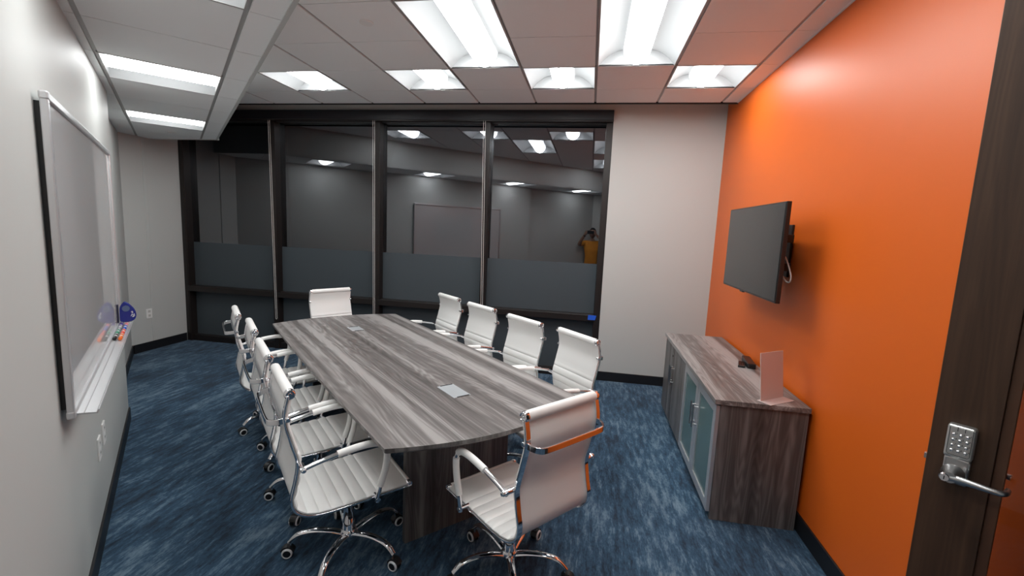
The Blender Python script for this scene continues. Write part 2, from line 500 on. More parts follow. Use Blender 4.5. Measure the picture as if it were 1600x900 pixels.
# vertical faces of the dropped ceiling
uend = (YSE - VS * ST) / CT
bm = BM()
p0, p1 = uv(-1.1, VS), uv(uend, VS)
prism(bm, [p0[:2], p1[:2], (p1 - uv(0, .02) - Vector((0, 0, 0)))[:2], uv(-1.1, VS - .02)[:2]], ZS - .006, ZP - .05)
struct('wall_soffit_face', bm, m_wall)
bm = BM(); bbox(bm, (XL, YSE, ZS - .006), (p1.x, YSE + .02, ZP))
struct('wall_soffit_end', bm, m_wall)

# ------------------------------------------------------------------ troffers
def troffer(cx, cy, z, lx, ly, rot, label, group, lens=None):
    """lens runs along local y; opening lx by ly at height z"""
    t = empty('ceiling_light', (cx, cy, z), rot)
    tag(t, label, 'ceiling light', group)
    hx, hy, d = lx / 2, ly / 2, .112
    bm = BM()      # housing: curved reflector trough, open below
    n = 8
    prof = []
    for k in range(n + 1):
        a = k / n; prof.append((-hx + .012 + a * (hx - .11), d * math.sin(a * PI / 2) ** .8))
    prof = prof + [(-x, zz) for x, zz in prof[::-1]]
    y0, y1 = -hy + .010, hy - .010
    A = [bm.verts.new((x, y0, zz)) for x, zz in prof]; B = [bm.verts.new((x, y1, zz)) for x, zz in prof]
    for k in range(len(prof) - 1): bm.faces.new((A[k], A[k + 1], B[k + 1], B[k]))
    bm.faces.new(A); bm.faces.new(B[::-1])
    link('reflector', bm, m_refl, t, smooth=True)
    bm = BM()      # flat rim
    for s in (-1, 1):
        box(bm, (s * (hx - .006), 0, .004), (.012, ly, .010)); box(bm, (0, s * (hy - .005), .004), (lx - .024, .010, .010))
    link('frame', bm, m_tbar, t)
    bm = BM()      # half-round lens hanging from the top of the trough
    m = 18; r = .100; L0, L1 = -hy + .022, hy - .022
    ring = [(-r * math.cos(PI * k / m), d - .002 - (d - .004) * math.sin(PI * k / m)) for k in range(m + 1)]
    A = [bm.verts.new((x, L0, zz)) for x, zz in ring]; B = [bm.verts.new((x, L1, zz)) for x, zz in ring]
    for k in range(m): bm.faces.new((A[k], A[k + 1], B[k + 1], B[k]))
    bm.faces.new(A); bm.faces.new(B[::-1])
    link('lens', bm, lens or m_lens, t, smooth=True)
    return t
row_lab = {1: 'small square ceiling light in the far row, nearest the dropped ceiling',
           3: 'small square ceiling light in the far row, second from the dropped ceiling',
           5: 'small square ceiling light in the far row above the third window',
           7: 'small square ceiling light in the far row beside the orange wall'}
for k, y0, y1 in main_lights:
    cx = GX0 + GS * (k + .5)
    if y1 == ROWS[0]: lab = row_lab[k]; g = 'recessed lights of the main ceiling'
    elif k == 4: lab = 'long rectangular ceiling light over the middle of the table, left of the two long ones'; g = 'recessed lights of the main ceiling'
    elif y1 == ROWS[1]: lab = 'long rectangular ceiling light right of the table, nearer the orange wall'; g = 'recessed lights of the main ceiling'
    else: lab = 'long ceiling light above the entry, seen only as a reflection in the window'; g = 'recessed lights of the main ceiling'
    troffer(cx, (y0 + y1) / 2, H, GS - .004, (y1 - y0) - .004, 0, lab, g)
slab = ['light cut by the top edge, nearest one in the dropped ceiling', 'middle square light in the dropped ceiling above the whiteboard',
        'farthest square light in the dropped ceiling, next to the window', 'light in the dropped ceiling behind the photographer, seen only in the window']
for (a, b), lab in zip(soffit_lights, slab):
    c = uv((a + b) / 2, (SV[1] + SV[2]) / 2)
    troffer(c.x, c.y, ZS, (b - a) - .004, SV[2] - SV[1] - .004, ADG, lab, 'recessed lights of the dropped ceiling', m_lens_dim)

def disc(name, loc, r, label, mat=m_plastic_w):
    bm = BM(); lathe(bm, [(0, -.008), (r * .93, -.008), (r, -.005), (r, -.001), (r * .5, 0), (r * .5, .004), (0, .004)], (0, 0, 0), n=32)
    o = link(name, bm, mat, loc=loc, smooth=True); tag(o, label, 'sprinkler cover'); return o
disc('sprinkler_cover', (-1.508, 2.885, H), .045, 'round white sprinkler cover plate on the main ceiling tile')
disc('sprinkler_cover', (-4.50, 4.318, ZS), .04, 'small round cover on the dropped ceiling past its farthest light')

# ------------------------------------------------------------------ windows
ML = [XL, -3.925, -2.55, -1.235, .095]     # left edges of the mullions (last: right jamb)
MW = [.07, .066, .062, .062, .07]
TZ0, TZ1, FILM = .665, .742, 1.312
for i in range(4):
    x0 = ML[i]; x1 = ML[i + 1]
    bm = BM()
    bbox(bm, (x0, YW + .012, .0), (x0 + MW[i], YGL + .05, 2.90))            # mullion
    bbox(bm, (x0 + .012, YW + .006, .10), (x0 + MW[i] - .012, YW + .02, 2.84))   # raised cover cap
    bbox(bm, (x0 + MW[i], YW + .03, TZ0), (x1, YGL + .05, TZ1))             # transom
    bbox(bm, (x0 + MW[i] * .6, YW + .000, TZ0 + .006), (x1 + .01, YW + .035, TZ1 - .004))
    bbox(bm, (x0 + MW[i], YW + .03, 0), (x1, YGL + .05, .075))               # sill
    bbox(bm, (x0 + MW[i], YW + .03, 2.832), (x1, YGL + .05, 2.91))           # head
    if i == 3: bbox(bm, (x1, YW + .012, 0), (.165, YGL + .05, 2.90))
    w = struct('window_%d' % (i + 1), bm, m_frame, bevel=.003)
    a, b = x0 + MW[i], x1
    bm = BM(); bbox(bm, (a, YGL, TZ1), (b, YGL + .01, 2.832)); link('glass_pane', bm, m_glass, w)
    bm = BM(); bbox(bm, (a, YGL, .075), (b, YGL + .01, TZ0)); link('glass_pane', bm, m_glass, w)
    bm = BM(); bbox(bm, (a, YGL - .003, TZ1), (b, YGL - .001, FILM)); link('frosted_film', bm, m_film, w)
    bm = BM(); bbox(bm, (a, YGL - .003, .075), (b, YGL - .001, TZ0)); link('frosted_film', bm, m_film, w)
# roller shade cassette with bead chains
t = empty('roller_shade', (-2.5, YW, 2.84))
tag(t, 'black roller shade cassette running along the top of all the windows, with hanging chains', 'window shade')
bm = BM(); bbox(bm, (XL + .002 + 2.5, -.055, .0), (.163 + 2.5, .008, .105)); link('fascia', bm, m_fascia, t, bevel=.004)
bm = BM(); bbox(bm, (XL + .01 + 2.5, -.045, -.012), (.155 + 2.5, -.035, .001)); link('hem_bar', bm, m_frame, t)
def chain(xa, xb, zb, yy=5.03):
    bm = BM()
    pts = []
    z0 = 2.83; w = .011; n = int((z0 - zb) / .02)
    for s in (-1, 1):
        tube(bm, [(xa + s * w + 2.5, yy - YW, z0 - 2.84), (xb + s * w * .9 + 2.5, yy - YW, zb + .02 - 2.84)], .0024, 6)
    lp = [(xb + 2.5 + w * math.cos(a), yy - YW, zb + .02 - 2.84 + w * 1.6 * math.sin(a)) for a in [PI + PI * k / 8 for k in range(9)]]
    tube(bm, lp, .0024, 6)
    link('pull_chain', bm, m_bead, t)
chain(-3.884, -3.845, .40); chain(-2.537, -2.524, .42); chain(-1.230, -1.182, .42)
bm = BM(); extr(bm, [(.034, YW - .0015, .742), (.126, YW - .0015, .740), (.112, YW - .0015, .688), (.030, YW - .0015, .686)], (0, .0012, 0))
tag(link('masking_tape', bm, m_tape), 'small piece of blue masking tape stuck on the black window transom', 'tape')

# ------------------------------------------------------------------ conference table
TU = 3.03; TV = 1.218
table = empty('conference_table', uv(TU, TV, 0), ADG)
tag(table, 'large grey wood-grain conference table with bowed ends in the middle of the room', 'table')
def tab_outline(g=0.0):
    pts = []
    hu, hv, bow = 1.335 - g, .566 - g, .125
    n = 16
    for k in range(n + 1):      # end toward +x (near, -u)
        a = -1 + 2 * k / n; pts.append((hu + bow * (1 - a * a), a * hv))
    for k in range(1, 6): a = 1 - 2 * k / 6; pts.append((a * hu, hv + .012 * (1 - a * a)))
    for k in range(n + 1):
        a = 1 - 2 * k / n; pts.append((-hu - bow * (1 - a * a), a * hv))
    for k in range(1, 6): a = -1 + 2 * k / 6; pts.append((a * hu, -hv - .012 * (1 - a * a)))
    return pts
bm = BM()
o1, o2 = tab_outline(0), tab_outline(.012)
n = len(o1)
top = [bm.verts.new((x, y, .745)) for x, y in o1]; mid = [bm.verts.new((x, y, .728)) for x, y in o1]; low = [bm.verts.new((x, y, .716)) for x, y in o2]
bm.faces.new(top); bm.faces.new(low[::-1])
for a, b in ((top, mid), (mid, low)):
    for k in range(n):
        f = bm.faces.new((a[k], a[(k + 1) % n], b[(k + 1) % n], b[k])); f.material_index = 1
link('tabletop', bm, [m_wood_x, m_wood_z], table)
for s in (1, -1):
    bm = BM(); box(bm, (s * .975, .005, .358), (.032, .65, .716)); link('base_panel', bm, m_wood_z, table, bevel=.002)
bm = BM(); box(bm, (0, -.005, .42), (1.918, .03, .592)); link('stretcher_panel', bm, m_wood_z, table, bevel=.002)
for uc, hl, hw in ((2.137, .10, .052), (3.866, .082, .052)):
    x = TU - uc
    bm = BM(); box(bm, (x, 1.221 - TV, .7462), (2 * hl, 2 * hw, .0024))
    pu = link('power_unit', bm, m_steel, table, bevel=.001)
    for s in (-1, 1):
        bm = BM(); box(bm, (x + s * (hl - .003), 1.221 - TV + .006, .7478), (.008, hw * 1.5, .0012))
        link('slot_edge', bm, m_black, pu)

# ------------------------------------------------------------------ chairs
prof_ctrl = [(0, -.288, .945), (0, -.305, .85), (0, -.284, .75), (0, -.258, .645), (0, -.268, .56), (0, -.284, .48), (0, -.262, .425), (0, -.20, .395), (0, -.09, .390), (0, .08, .398), (0, .238, .402)]
PROF = spline(prof_ctrl, 10)
def resample(P, step):
    out = [P[0]]; acc = 0
    for a, b in zip(P, P[1:]):
        L = (b - a).length; d = step - acc
        while d <= L:
            out.append(a + (b - a) * (d / L)); d += step
        acc = L - (d - step)
    return out
PF = resample(PROF, .0065)
def prof_frame(P, i):
    t = (P[min(i + 1, len(P) - 1)] - P[max(i - 1, 0)]).normalized()
    return t, Vector((0, -t.z, t.y))   # normal
def sling(P, i0, i1, w, ribs):
    """upholstered strip between profile samples with transverse ribs on the sitting side"""
    bm = BM(); rows = []
    for i in range(i0, i1 + 1):
        t, nn = prof_frame(P, i)
        if nn.y < 0 and abs(nn.y) > abs(nn.z): nn = -nn
        if abs(nn.z) >= abs(nn.y) and nn.z < 0: nn = -nn
        arc = i * .0065
        b = .0
        if ribs(arc):
            ph = (arc % .052) / .052; b = .0075 * (abs(math.sin(ph * PI)) ** .45) - .0055
        row = []
        for side, off in ((1, .0105 + b), (-1, -.004)):
            for x in ((-w, -w * .93, 0, w * .93, w) if side == 1 else (w, w * .93, 0, -w * .93, -w)):
                e = off if abs(x) < w * .99 else off * .35
                row.append(bm.verts.new(P[i] + nn * e + Vector((x, 0, 0))))
        rows.append(row)
    m = len(rows[0])
    for a, b in zip(rows, rows[1:]):
        for k in range(m): bm.faces.new((a[k], a[(k + 1) % m], b[(k + 1) % m], b[k]))
    bm.faces.new(rows[0][::-1]); bm.faces.new(rows[-1])
    return bm
def make_chair():
    t = empty('office_chair', (0, 0, 0))
    nb = next(i for i, p in enumerate(PF) if p.z < .41)
    W = .2125
    link('backrest', sling(PF, 2, nb, W, lambda a: .24 < a < 2), m_vinyl, t, smooth=True)
    link('seat', sling(PF, nb, len(PF) - 2, W, lambda a: a < .93), m_vinyl, t, smooth=True)
    # top roll with chrome end caps
    bm = BM(); c = PF[0] + Vector((0, -.002, .006))
    lathe(bm, [(0, -.198), (.020, -.198), (.0222, -.190), (.0222, .190), (.020, .198), (0, .198)], c, (1, 0, 0), 20)
    roll = link('top_roll', bm, m_vinyl, t, smooth=True)
    for s in (-1, 1):
        bm = BM(); lathe(bm, [(0, .217), (.006, .217), (.008, .212), (.014, .212), (.017, .216), (.0205, .214), (.0222, .208), (.0222, .196), (0, .196)], c, (s, 0, 0), 20)
        link('end_cap', bm, m_chrome, roll, smooth=True)
    bm = BM(); c = PF[-1]
    lathe(bm, [(0, -.198), (.013, -.198), (.014, -.194), (.014, .194), (.013, .198), (0, .198)], c, (1, 0, 0), 16)
    roll = link('front_roll', bm, m_vinyl, t, smooth=True)
    for s in (-1, 1):
        bm = BM(); lathe(bm, [(0, .217), (.006, .216), (.008, .213), (.013, .215), (.016, .210), (.016, .196), (0, .196)], c, (s, 0, 0), 16)
        link('end_cap', bm, m_chrome, roll, smooth=True)
    for s in (-1, 1):
        bm = BM()
        P = []
        for i in list(range(0, len(PF), 3)) + [len(PF) - 1]:
            nn = prof_frame(PF, i)[1]
            if nn.y < 0 and abs(nn.y) > abs(nn.z): nn = -nn
            if abs(nn.z) >= abs(nn.y) and nn.z < 0: nn = -nn
            P.append(PF[i] - nn * .0095 + Vector((s * .205, 0, 0)))
        tube(bm, P, 0, flat=(.0120, .0048), upv=(1, 0, 0))
        link('side_rail', bm, m_chrome, t, smooth=True, bevel=.002)
    # armrests
    for s in (-1, 1):
        bm = BM(); X = s * .252
        path = [(X, -.262, .632), (X, -.18, .652), (X, -.08, .670), (X, .01, .678), (X, .075, .668), (X, .105, .625), (X, .098, .54), (X, .074, .46), (X, .060, .385)]
        SP = spline(path, 6); tube(bm, SP, .0105, 12)
        cyl(bm, (s * .206, -.252, .634), (s * .266, -.252, .634), .011, 12)
        cyl(bm, (s * .206, .063, .398), (s * .262, .063, .398), .010, 12)
        lathe(bm, [(0, .012), (.007, .011), (.012, 0), (0, 0)], (s * .262, -.252, .634), (s, 0, 0), 12)
        arm = link('armrest', bm, m_chrome, t, smooth=True)
        bm = BM(); tube(bm, SP[10:27], .0160, 12); link('sleeve', bm, m_vinyl, arm, smooth=True)
        bm = BM(); tube(bm, SP[30:43], .0155, 12); link('sleeve', bm, m_vinyl, arm, smooth=True)
    # strap behind the back
    bm = BM()
    q = [(-.208, -.300, .845), (-.203, -.335, .840), (-.185, -.362, .836), (-.15, -.372, .834), (0, -.374, .834), (.15, -.372, .834), (.185, -.362, .836), (.203, -.335, .840), (.208, -.300, .845)]
    tube(bm, spline(q, 4), 0, flat=(.0125, .0045), upv=(0, 0, 1))
    for s in (-1, 1): cyl(bm, (s * .200, -.300, .845), (s * .219, -.300, .845), .010, 12)
    link('back_strap', bm, m_chrome, t, smooth=True, bevel=.002)
    bm = BM()
    cyl(bm, (-.205, -.19, .377), (.205, -.19, .377), .008, 10); link('crossbar', bm, m_chrome, t, smooth=True)
    bm = BM(); cyl(bm, (-.205, .10, .386), (.205, .10, .386), .008, 10); link('crossbar', bm, m_chrome, t, smooth=True)
    bm = BM(); box(bm, (0, -.02, .350), (.13, .24, .035)); box(bm, (0, -.02, .368), (.17, .12, .012)); cyl(bm, (.05, -.02, .345), (.20, -.05, .338), .006, 8); cyl(bm, (.20, -.05, .338), (.235, -.057, .336), .010, 8)
    link('tilt_mechanism', bm, m_plastic_b, t, bevel=.004)
    bm = BM(); lathe(bm, [(0, .085), (.030, .085), (.030, .17), (.026, .175), (.0255, .30), (.014, .305), (.014, .345), (0, .345)], (0, 0, 0), n=24)
    link('gas_column', bm, m_chrome, t, smooth=True)
    bm = BM(); lathe(bm, [(0, .07), (.034, .07), (.040, .08), (.040, .115), (.033, .125), (0, .125)], (0, 0, 0), n=24)
    link('base_hub', bm, m_chrome, t, smooth=True)
    leg_me = None
    for k in range(5):
        if k == 0:
            bm = BM()
            P = spline([(.022, 0, .100), (.09, 0, .120), (.17, 0, .128), (.24, 0, .115), (.282, 0, .078)], 6)
            n = len(P); rings = []
            for i, p in enumerate(P):
                a = i / (n - 1); hw = .021 - .006 * a; hh = .011 - .002 * a
                tt = (P[min(i + 1, n - 1)] - P[max(i - 1, 0)]).normalized(); nn = Vector((-tt.z, 0, tt.x))
                rings.append([bm.verts.new(p + Vector((0, hw * math.cos(b), 0)) + nn * hh * math.sin(b)) for b in [2 * PI * j / 12 for j in range(12)]])
            for a, b in zip(rings, rings[1:]):
                for j in range(12): bm.faces.new((a[j], a[(j + 1) % 12], b[(j + 1) % 12], b[j]))
            bm.faces.new(rings[0][::-1]); bm.faces.new(rings[-1])
            leg = link('base_leg', bm, m_chrome, t, smooth=True); leg_me = leg.data
            bm = BM()
            cyl(bm, (.276, 0, .055), (.276, 0, .090), .006, 8, 1)
            for s in (-1, 1):
                c = (.276 + .012, s * .0125, .027)
                lathe(bm, [(0, -.009), (.0255, -.009), (.027, -.006), (.027, .004), (.0262, .004)], c, (0, s, 0), 24, 0)
                lathe(bm, [(.0262, .004), (.0250, .0085), (.0230, .011), (.0190, .0115), (.0180, .009)], c, (0, s, 0), 24, 2)
                lathe(bm, [(.0180, .009), (.004, .012), (0, .012)], c, (0, s, 0), 24, 0)
            # fork hood over the wheels
            hood = [(.276 + .012 + .031 * math.cos(a), 0, .027 + .031 * math.sin(a)) for a in [R(20) + R(150) * j / 8 for j in range(9)]]
            tube(bm, hood, 0, mi=0, flat=(.017, .003), upv=(0, 1, 0))
            cast = link('caster', bm, [m_plastic_b, m_chrome, m_ring], leg, smooth=True)
        else:
            l2 = leg.copy(); COL.objects.link(l2); l2.parent = t
            c2 = cast.copy(); COL.objects.link(c2); c2.parent = l2; l2.rotation_euler = (0, 0, k * 2 * PI / 5)
            c2.location = (0, 0, 0)
    return t
proto = make_chair()
chair_first = [True]
def put_chair(u, v, rz, base_deg, label, group, extra=0.0):
    """base_deg: direction of one base leg in the (u,v) frame"""
    if chair_first[0]: o = proto; chair_first[0] = False
    else: o = dup(proto)
    o.location = uv(u, v, 0); o.rotation_euler = (0, 0, rz + extra)
    tag(o, label, 'office chair', group)
    # world direction of the base leg
    d = uv(math.cos(R(base_deg)), math.sin(R(base_deg))); wa = math.atan2(d.y, d.x)
    legs = [c for c in o.children if c.name.startswith('base_leg')]
    for k, l in enumerate(legs): l.rotation_euler = (0, 0, wa - rz - extra + k * 2 * PI / 5)
    return o
gA = 'white office chairs around the conference table'
put_chair(2.152, .644, ADG, -65.7, 'white ribbed office chair nearest the camera on the whiteboard side of the table', gA, R(-1.5))
put_chair(2.722, .650, ADG, -66.6, 'white office chair second from the camera on the whiteboard side of the table', gA, R(-1))
put_chair(3.345, .668, ADG, -125, 'white office chair third from the camera on the whiteboard side of the table', gA, R(-2))
put_chair(3.900, .633, ADG, -102, 'white office chair farthest from the camera on the whiteboard side of the table', gA, R(-2))
put_chair(3.985, 1.905, ADG + PI, 60, 'white office chair on the window side of the table, farthest left of those four', gA, 0)
put_chair(3.365, 1.900, ADG + PI, 95, 'white office chair on the window side, second from the left of those four', gA, R(2))
put_chair(2.740, 1.900, ADG + PI, 65, 'white office chair on the window side, third from the left, before the last window', gA, R(1))
put_chair(2.190, 1.915, ADG + PI, 100, 'white office chair on the window side, rightmost of the four, beside the white wall', gA, R(-5))
put_chair(1.582, 1.238, TH, 67, 'white office chair at the near end of the table, its back to the camera', gA, R(3))
put_chair(4.530, 1.315, TH + PI, 20, 'white office chair at the far end of the table in front of the second window', gA, R(9))

# ------------------------------------------------------------------ credenza
CY0, CY1, CX0, CX1 = 2.665, 4.40, .800, 1.272
cab = empty('credenza', (CX0, CY0, 0))
tag(cab, 'low grey wood-grain credenza with wood and frosted glass doors against the orange wall', 'cabinet')
D_, W_ = CX1 - CX0, CY1 - CY0
def cpart(name, a, b, mat, par=None, bevel=.0015):
    bm = BM(); bbox(bm, a, b); return link(name, bm, mat, par or cab, bevel=bevel)
bm = BM(); bbox(bm, (-.032, -.012, .716), (D_ + .004, W_ + .012, .745)); link('top', bm, m_wood_y, cab, bevel=.002)
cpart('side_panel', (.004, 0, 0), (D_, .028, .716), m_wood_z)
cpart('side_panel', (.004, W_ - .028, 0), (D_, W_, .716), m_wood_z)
bm = BM()
bbox(bm, (.03, .028, .05), (D_ - .01, W_ - .028, .07)); bbox(bm, (D_ - .014, .028, .0), (D_ - .004, W_ - .028, .716))
bbox(bm, (.024, W_ / 2 - .014, .05), (D_ - .014, W_ / 2 + .014, .716)); bbox(bm, (.04, .028, 0), (.06, W_ - .028, .05))
bbox(bm, (.024, .028, .69), (D_ - .014, W_ - .028, .716))
link('carcass', bm, m_wood_z, cab)
def handle(par, y, z0, z1):
    bm = BM(); cyl(bm, (-.045, y, z0 - .02), (-.045, y, z1 + .02), .006, 12)
    for z in (z0, z1): cyl(bm, (-.045, y, z), (-.014, y, z), .005, 10)
    link('handle', bm, m_brushed, par, smooth=True)
DW = W_ / 4
for k in range(4):
    y0 = DW * k + .002; y1 = DW * (k + 1) - .002; z0, z1 = .048, .705
    if k < 2:
        bm = BM(); fw_ = .052
        for a, b in (((-.018, y0, z0), (.002, y0 + fw_, z1)), ((-.018, y1 - fw_, z0), (.002, y1, z1)), ((-.018, y0 + fw_, z0), (.002, y1 - fw_, z0 + fw_)), ((-.018, y0 + fw_, z1 - fw_), (.002, y1 - fw_, z1))): bbox(bm, a, b)
        d = link('door', bm, m_alu, cab); d['label'] = 'silver framed frosted glass door'
        bm = BM(); bbox(bm, (-.010, y0 + fw_, z0 + fw_), (-.004, y1 - fw_, z1 - fw_)); link('glass_pane', bm, m_cabglass, d)
    else:
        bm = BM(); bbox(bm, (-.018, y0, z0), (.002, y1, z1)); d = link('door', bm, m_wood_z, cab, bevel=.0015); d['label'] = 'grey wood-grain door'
    handle(d, (y1 - .028) if k % 2 == 0 else (y0 + .028), .415, .535)
    if k == 3:
        bm = BM(); lathe(bm, [(0, .004), (.006, .004), (.009, .001), (.009, 0), (0, 0)], (-.018, y0 + .06, .625), (-1, 0, 0), 14); link('lock', bm, m_black, d, smooth=True)

# things on the credenza
def flatbox(name, c, s, rz, mat, label, cat, bev=.003):
    bm = BM(); box(bm, (0, 0, s[2] / 2), s); o = link(name, bm, mat, loc=c, rot=rz, bevel=bev); tag(o, label, cat); return o
r1 = flatbox('remote_control', (1.155, 3.46, .745), (.045, .145, .016), R(-18), m_plastic_b, 'small flat black remote control left of the longer black box on the credenza', 'remote control')
bm = BM()
for i in range(3):
    for j in range(6): box(bm, (-.012 + .012 * i, -.05 + .018 * j, .0168), (.007, .008, .0016))
link('buttons', bm, m_frame, r1)
r2 = flatbox('media_box', (1.215, 3.50, .745), (.055, .24, .036), R(-8), m_plastic_b, 'longer black oblong box on the credenza beside the orange wall', 'electronics box', .005)
bm = BM(); box(bm, (0, -.1205, .018), (.035, .002, .014)); link('front_panel', bm, m_frame, r2)

sg = empty('sign_holder', (1.105, 2.755, .745), R(35))
tag(sg, 'blank clear acrylic sign holder standing on the near end of the credenza', 'sign holder')
bm = BM(); L_ = .105
box(bm, (0, -.025, .0015), (2 * L_, .085, .003)); link('foot', bm, m_acrylic, sg, bevel=.001)
bm = BM(); M1 = Matrix.Rotation(R(-7), 4, 'X'); box(bm, (0, 0, .14), (2 * L_ * .95, .004, .277), mat=M1); link('panel', bm, m_acrylic, sg, bevel=.001)

# ------------------------------------------------------------------ television
TX = 1.08; TY0, TY1, TZa, TZb = 2.815, 3.855, 1.300, 1.889
tv = empty('television', (TX, (TY0 + TY1) / 2, TZa))
tag(tv, 'black flat screen television switched off on the orange wall above the credenza', 'television')
hw = (TY1 - TY0) / 2; hh = TZb - TZa
bm = BM(); bbox(bm, (.002, -hw, 0), (.030, hw, hh)); link('casing', bm, m_plastic_b, tv, bevel=.004)
bm = BM(); bbox(bm, (-.0005, -hw + .008, .012), (.0025, hw - .008, hh - .008)); link('screen', bm, m_screen, tv)
bm = BM(); extr(bm, [(.030, -hw + .10, .05), (.060, -hw + .16, .09), (.060, hw - .16, .09), (.030, hw - .10, .05)], (0, 0, hh * .55)); link('rear_housing', bm, m_plastic_b, tv, bevel=.004)
bm = BM(); bbox(bm, (.004, .06, -.008), (.020, .12, .001)); link('sensor', bm, m_plastic_b, tv)
mt = empty('wall_mount', (XR, 3.30, 1.60))
tag(mt, 'black articulated wall mount holding the television off the orange wall', 'tv bracket')
bm = BM(); bbox(bm, (-.015, -.10, -.17), (0, .14, .17)); link('wall_plate', bm, m_plastic_b, mt, bevel=.003)
bm = BM()
for z in (-.10, .08): box(bm, (-.06, -.10, z), (.04, .22, .05), mat=Matrix.Rotation(R(0), 4, 'Z'))
cyl(bm, (-.085, -.17, -.17), (-.085, -.17, .165), .018, 16); cyl(bm, (-.06, 0, -.15), (-.06, 0, .15), .016, 16)
for z in (-.10, .08): bbox(bm, (-.13, -.19, z - .03), (-.075, -.05, z + .03))
link('arm', bm, m_plastic_b, mt, smooth=False, bevel=.003)
for z in (-.15, .10):
    bm = BM(); bbox(bm, (-.154, -.17, z), (-.128, .5, z + .05)); link('bracket_rail', bm, m_plastic_b, mt, bevel=.002)
bm = BM(); cyl(bm, (-.085, -.17, .165), (-.085, -.17, .172), .010, 12); link('bolt', bm, m_chrome, mt, smooth=True)
bm = BM(); tube(bm, spline([(1.155, 2.99, 1.60), (1.155, 2.91, 1.55), (1.157, 2.84, 1.475), (1.152, 2.825, 1.433), (1.145, 2.86, 1.430), (1.140, 2.92, 1.468), (1.140, 3.00, 1.53)], 8), .0042, 8)
tag(link('cable', bm, simple('grey_cable', (.45, .42, .40), .4), smooth=True), 'loop of pale grey cable hanging behind the near edge of the television', 'cable')

# ------------------------------------------------------------------ whiteboard
BU0, BU1, BZ0, BZ1 = 2.20, 4.05, .905, 2.052
wb = empty('whiteboard', uv((BU0 + BU1) / 2, VA, BZ0), ADG)
tag(wb, 'large wall-mounted whiteboard with aluminium frame and pen tray', 'whiteboard')
bw = (BU1 - BU0) / 2; bh = BZ1 - BZ0
bm = BM(); bbox(bm, (-bw + .02, .022, .02), (bw - .02, .030, bh - .02)); link('writing_surface', bm, m_board, wb)
bm = BM()
for a, b in (((-bw, .018, .02), (-bw + .026, .040, bh - .02)), ((bw - .026, .018, .02), (bw, .040, bh - .02)), ((-bw + .02, .018, bh - .026), (bw - .02, .040, bh)), ((-bw + .02, .018, 0), (bw - .02, .040, .026))): bbox(bm, a, b)
link('frame', bm, m_alu, wb, bevel=.004)
for x in (-bw, bw):
    for z in (0, bh):
        bm = BM(); box(bm, (x + (.013 if x < 0 else -.013), .029, z + (.013 if z == 0 else -.013)), (.030, .026, .030))
        link('corner_cap', bm, m_alu, wb, bevel=.006)
bm = BM(); bbox(bm, (-bw + .03, .0, .03), (bw - .03, .020, bh - .03)); link('backing', bm, m_plastic_b, wb)
bm = BM()
extr(bm, [(-bw + .03, .038, .004), (-bw + .03, .038, .010), (-bw + .03, .095, .004), (-bw + .03, .100, .014), (-bw + .03, .104, .012), (-bw + .03, .099, -.003)], (2 * bw - .06, 0, 0))
bbox(bm, (-bw + .03, .060, .006), (bw - .03, .062, .012))
link('pen_tray', bm, m_alu, wb, bevel=.001)
TRZ = BZ0 + .010
# eraser paddle at the far end of the board
er = empty('whiteboard_eraser', uv(3.90, VA + .031, .935), ADG)
tag(er, 'blue rounded eraser standing out from the far end of the whiteboard', 'eraser')
bm = BM()
outl = [(.012, .010), (.028, .002), (.062, .002), (.088, .016), (.097, .045), (.090, .080), (.070, .112), (.050, .132), (.038, .136), (.024, .120), (.014, .095), (.012, .040)]
pp_ = spline([(0, y, z) for y, z in outl] + [(0, outl[0][0], outl[0][1])], 4)[:-1]
extr(bm, [(-.012, p.y, p.z) for p in pp_], (.024, 0, 0)); link('body', bm, m_blue, er, bevel=.004)
bm = BM(); bbox(bm, (-.020, 0, -.002), (.020, .007, .118)); link('felt_pad', bm, simple('dark_felt', (.02, .02, .05), .9), er, bevel=.002)
bm = BM(); lathe(bm, [(0, .001), (.020, .001), (.020, 0), (0, 0)], (.0125, .046, .092), (1, 0, 0), 20); link('window', bm, m_bluel, er)
bm = BM()     # small white script mark on its face
tube(bm, spline([(.0128, .070, .038), (.0128, .076, .052), (.0128, .082, .044), (.0128, .078, .034), (.0128, .088, .040), (.0128, .086, .056)], 5), .0018, 6)
tube(bm, spline([(.0128, .072, .066), (.0128, .078, .072), (.0128, .080, .062), (.0128, .074, .060)], 5), .0016, 6)
link('script_mark', bm, m_plastic_w, er)
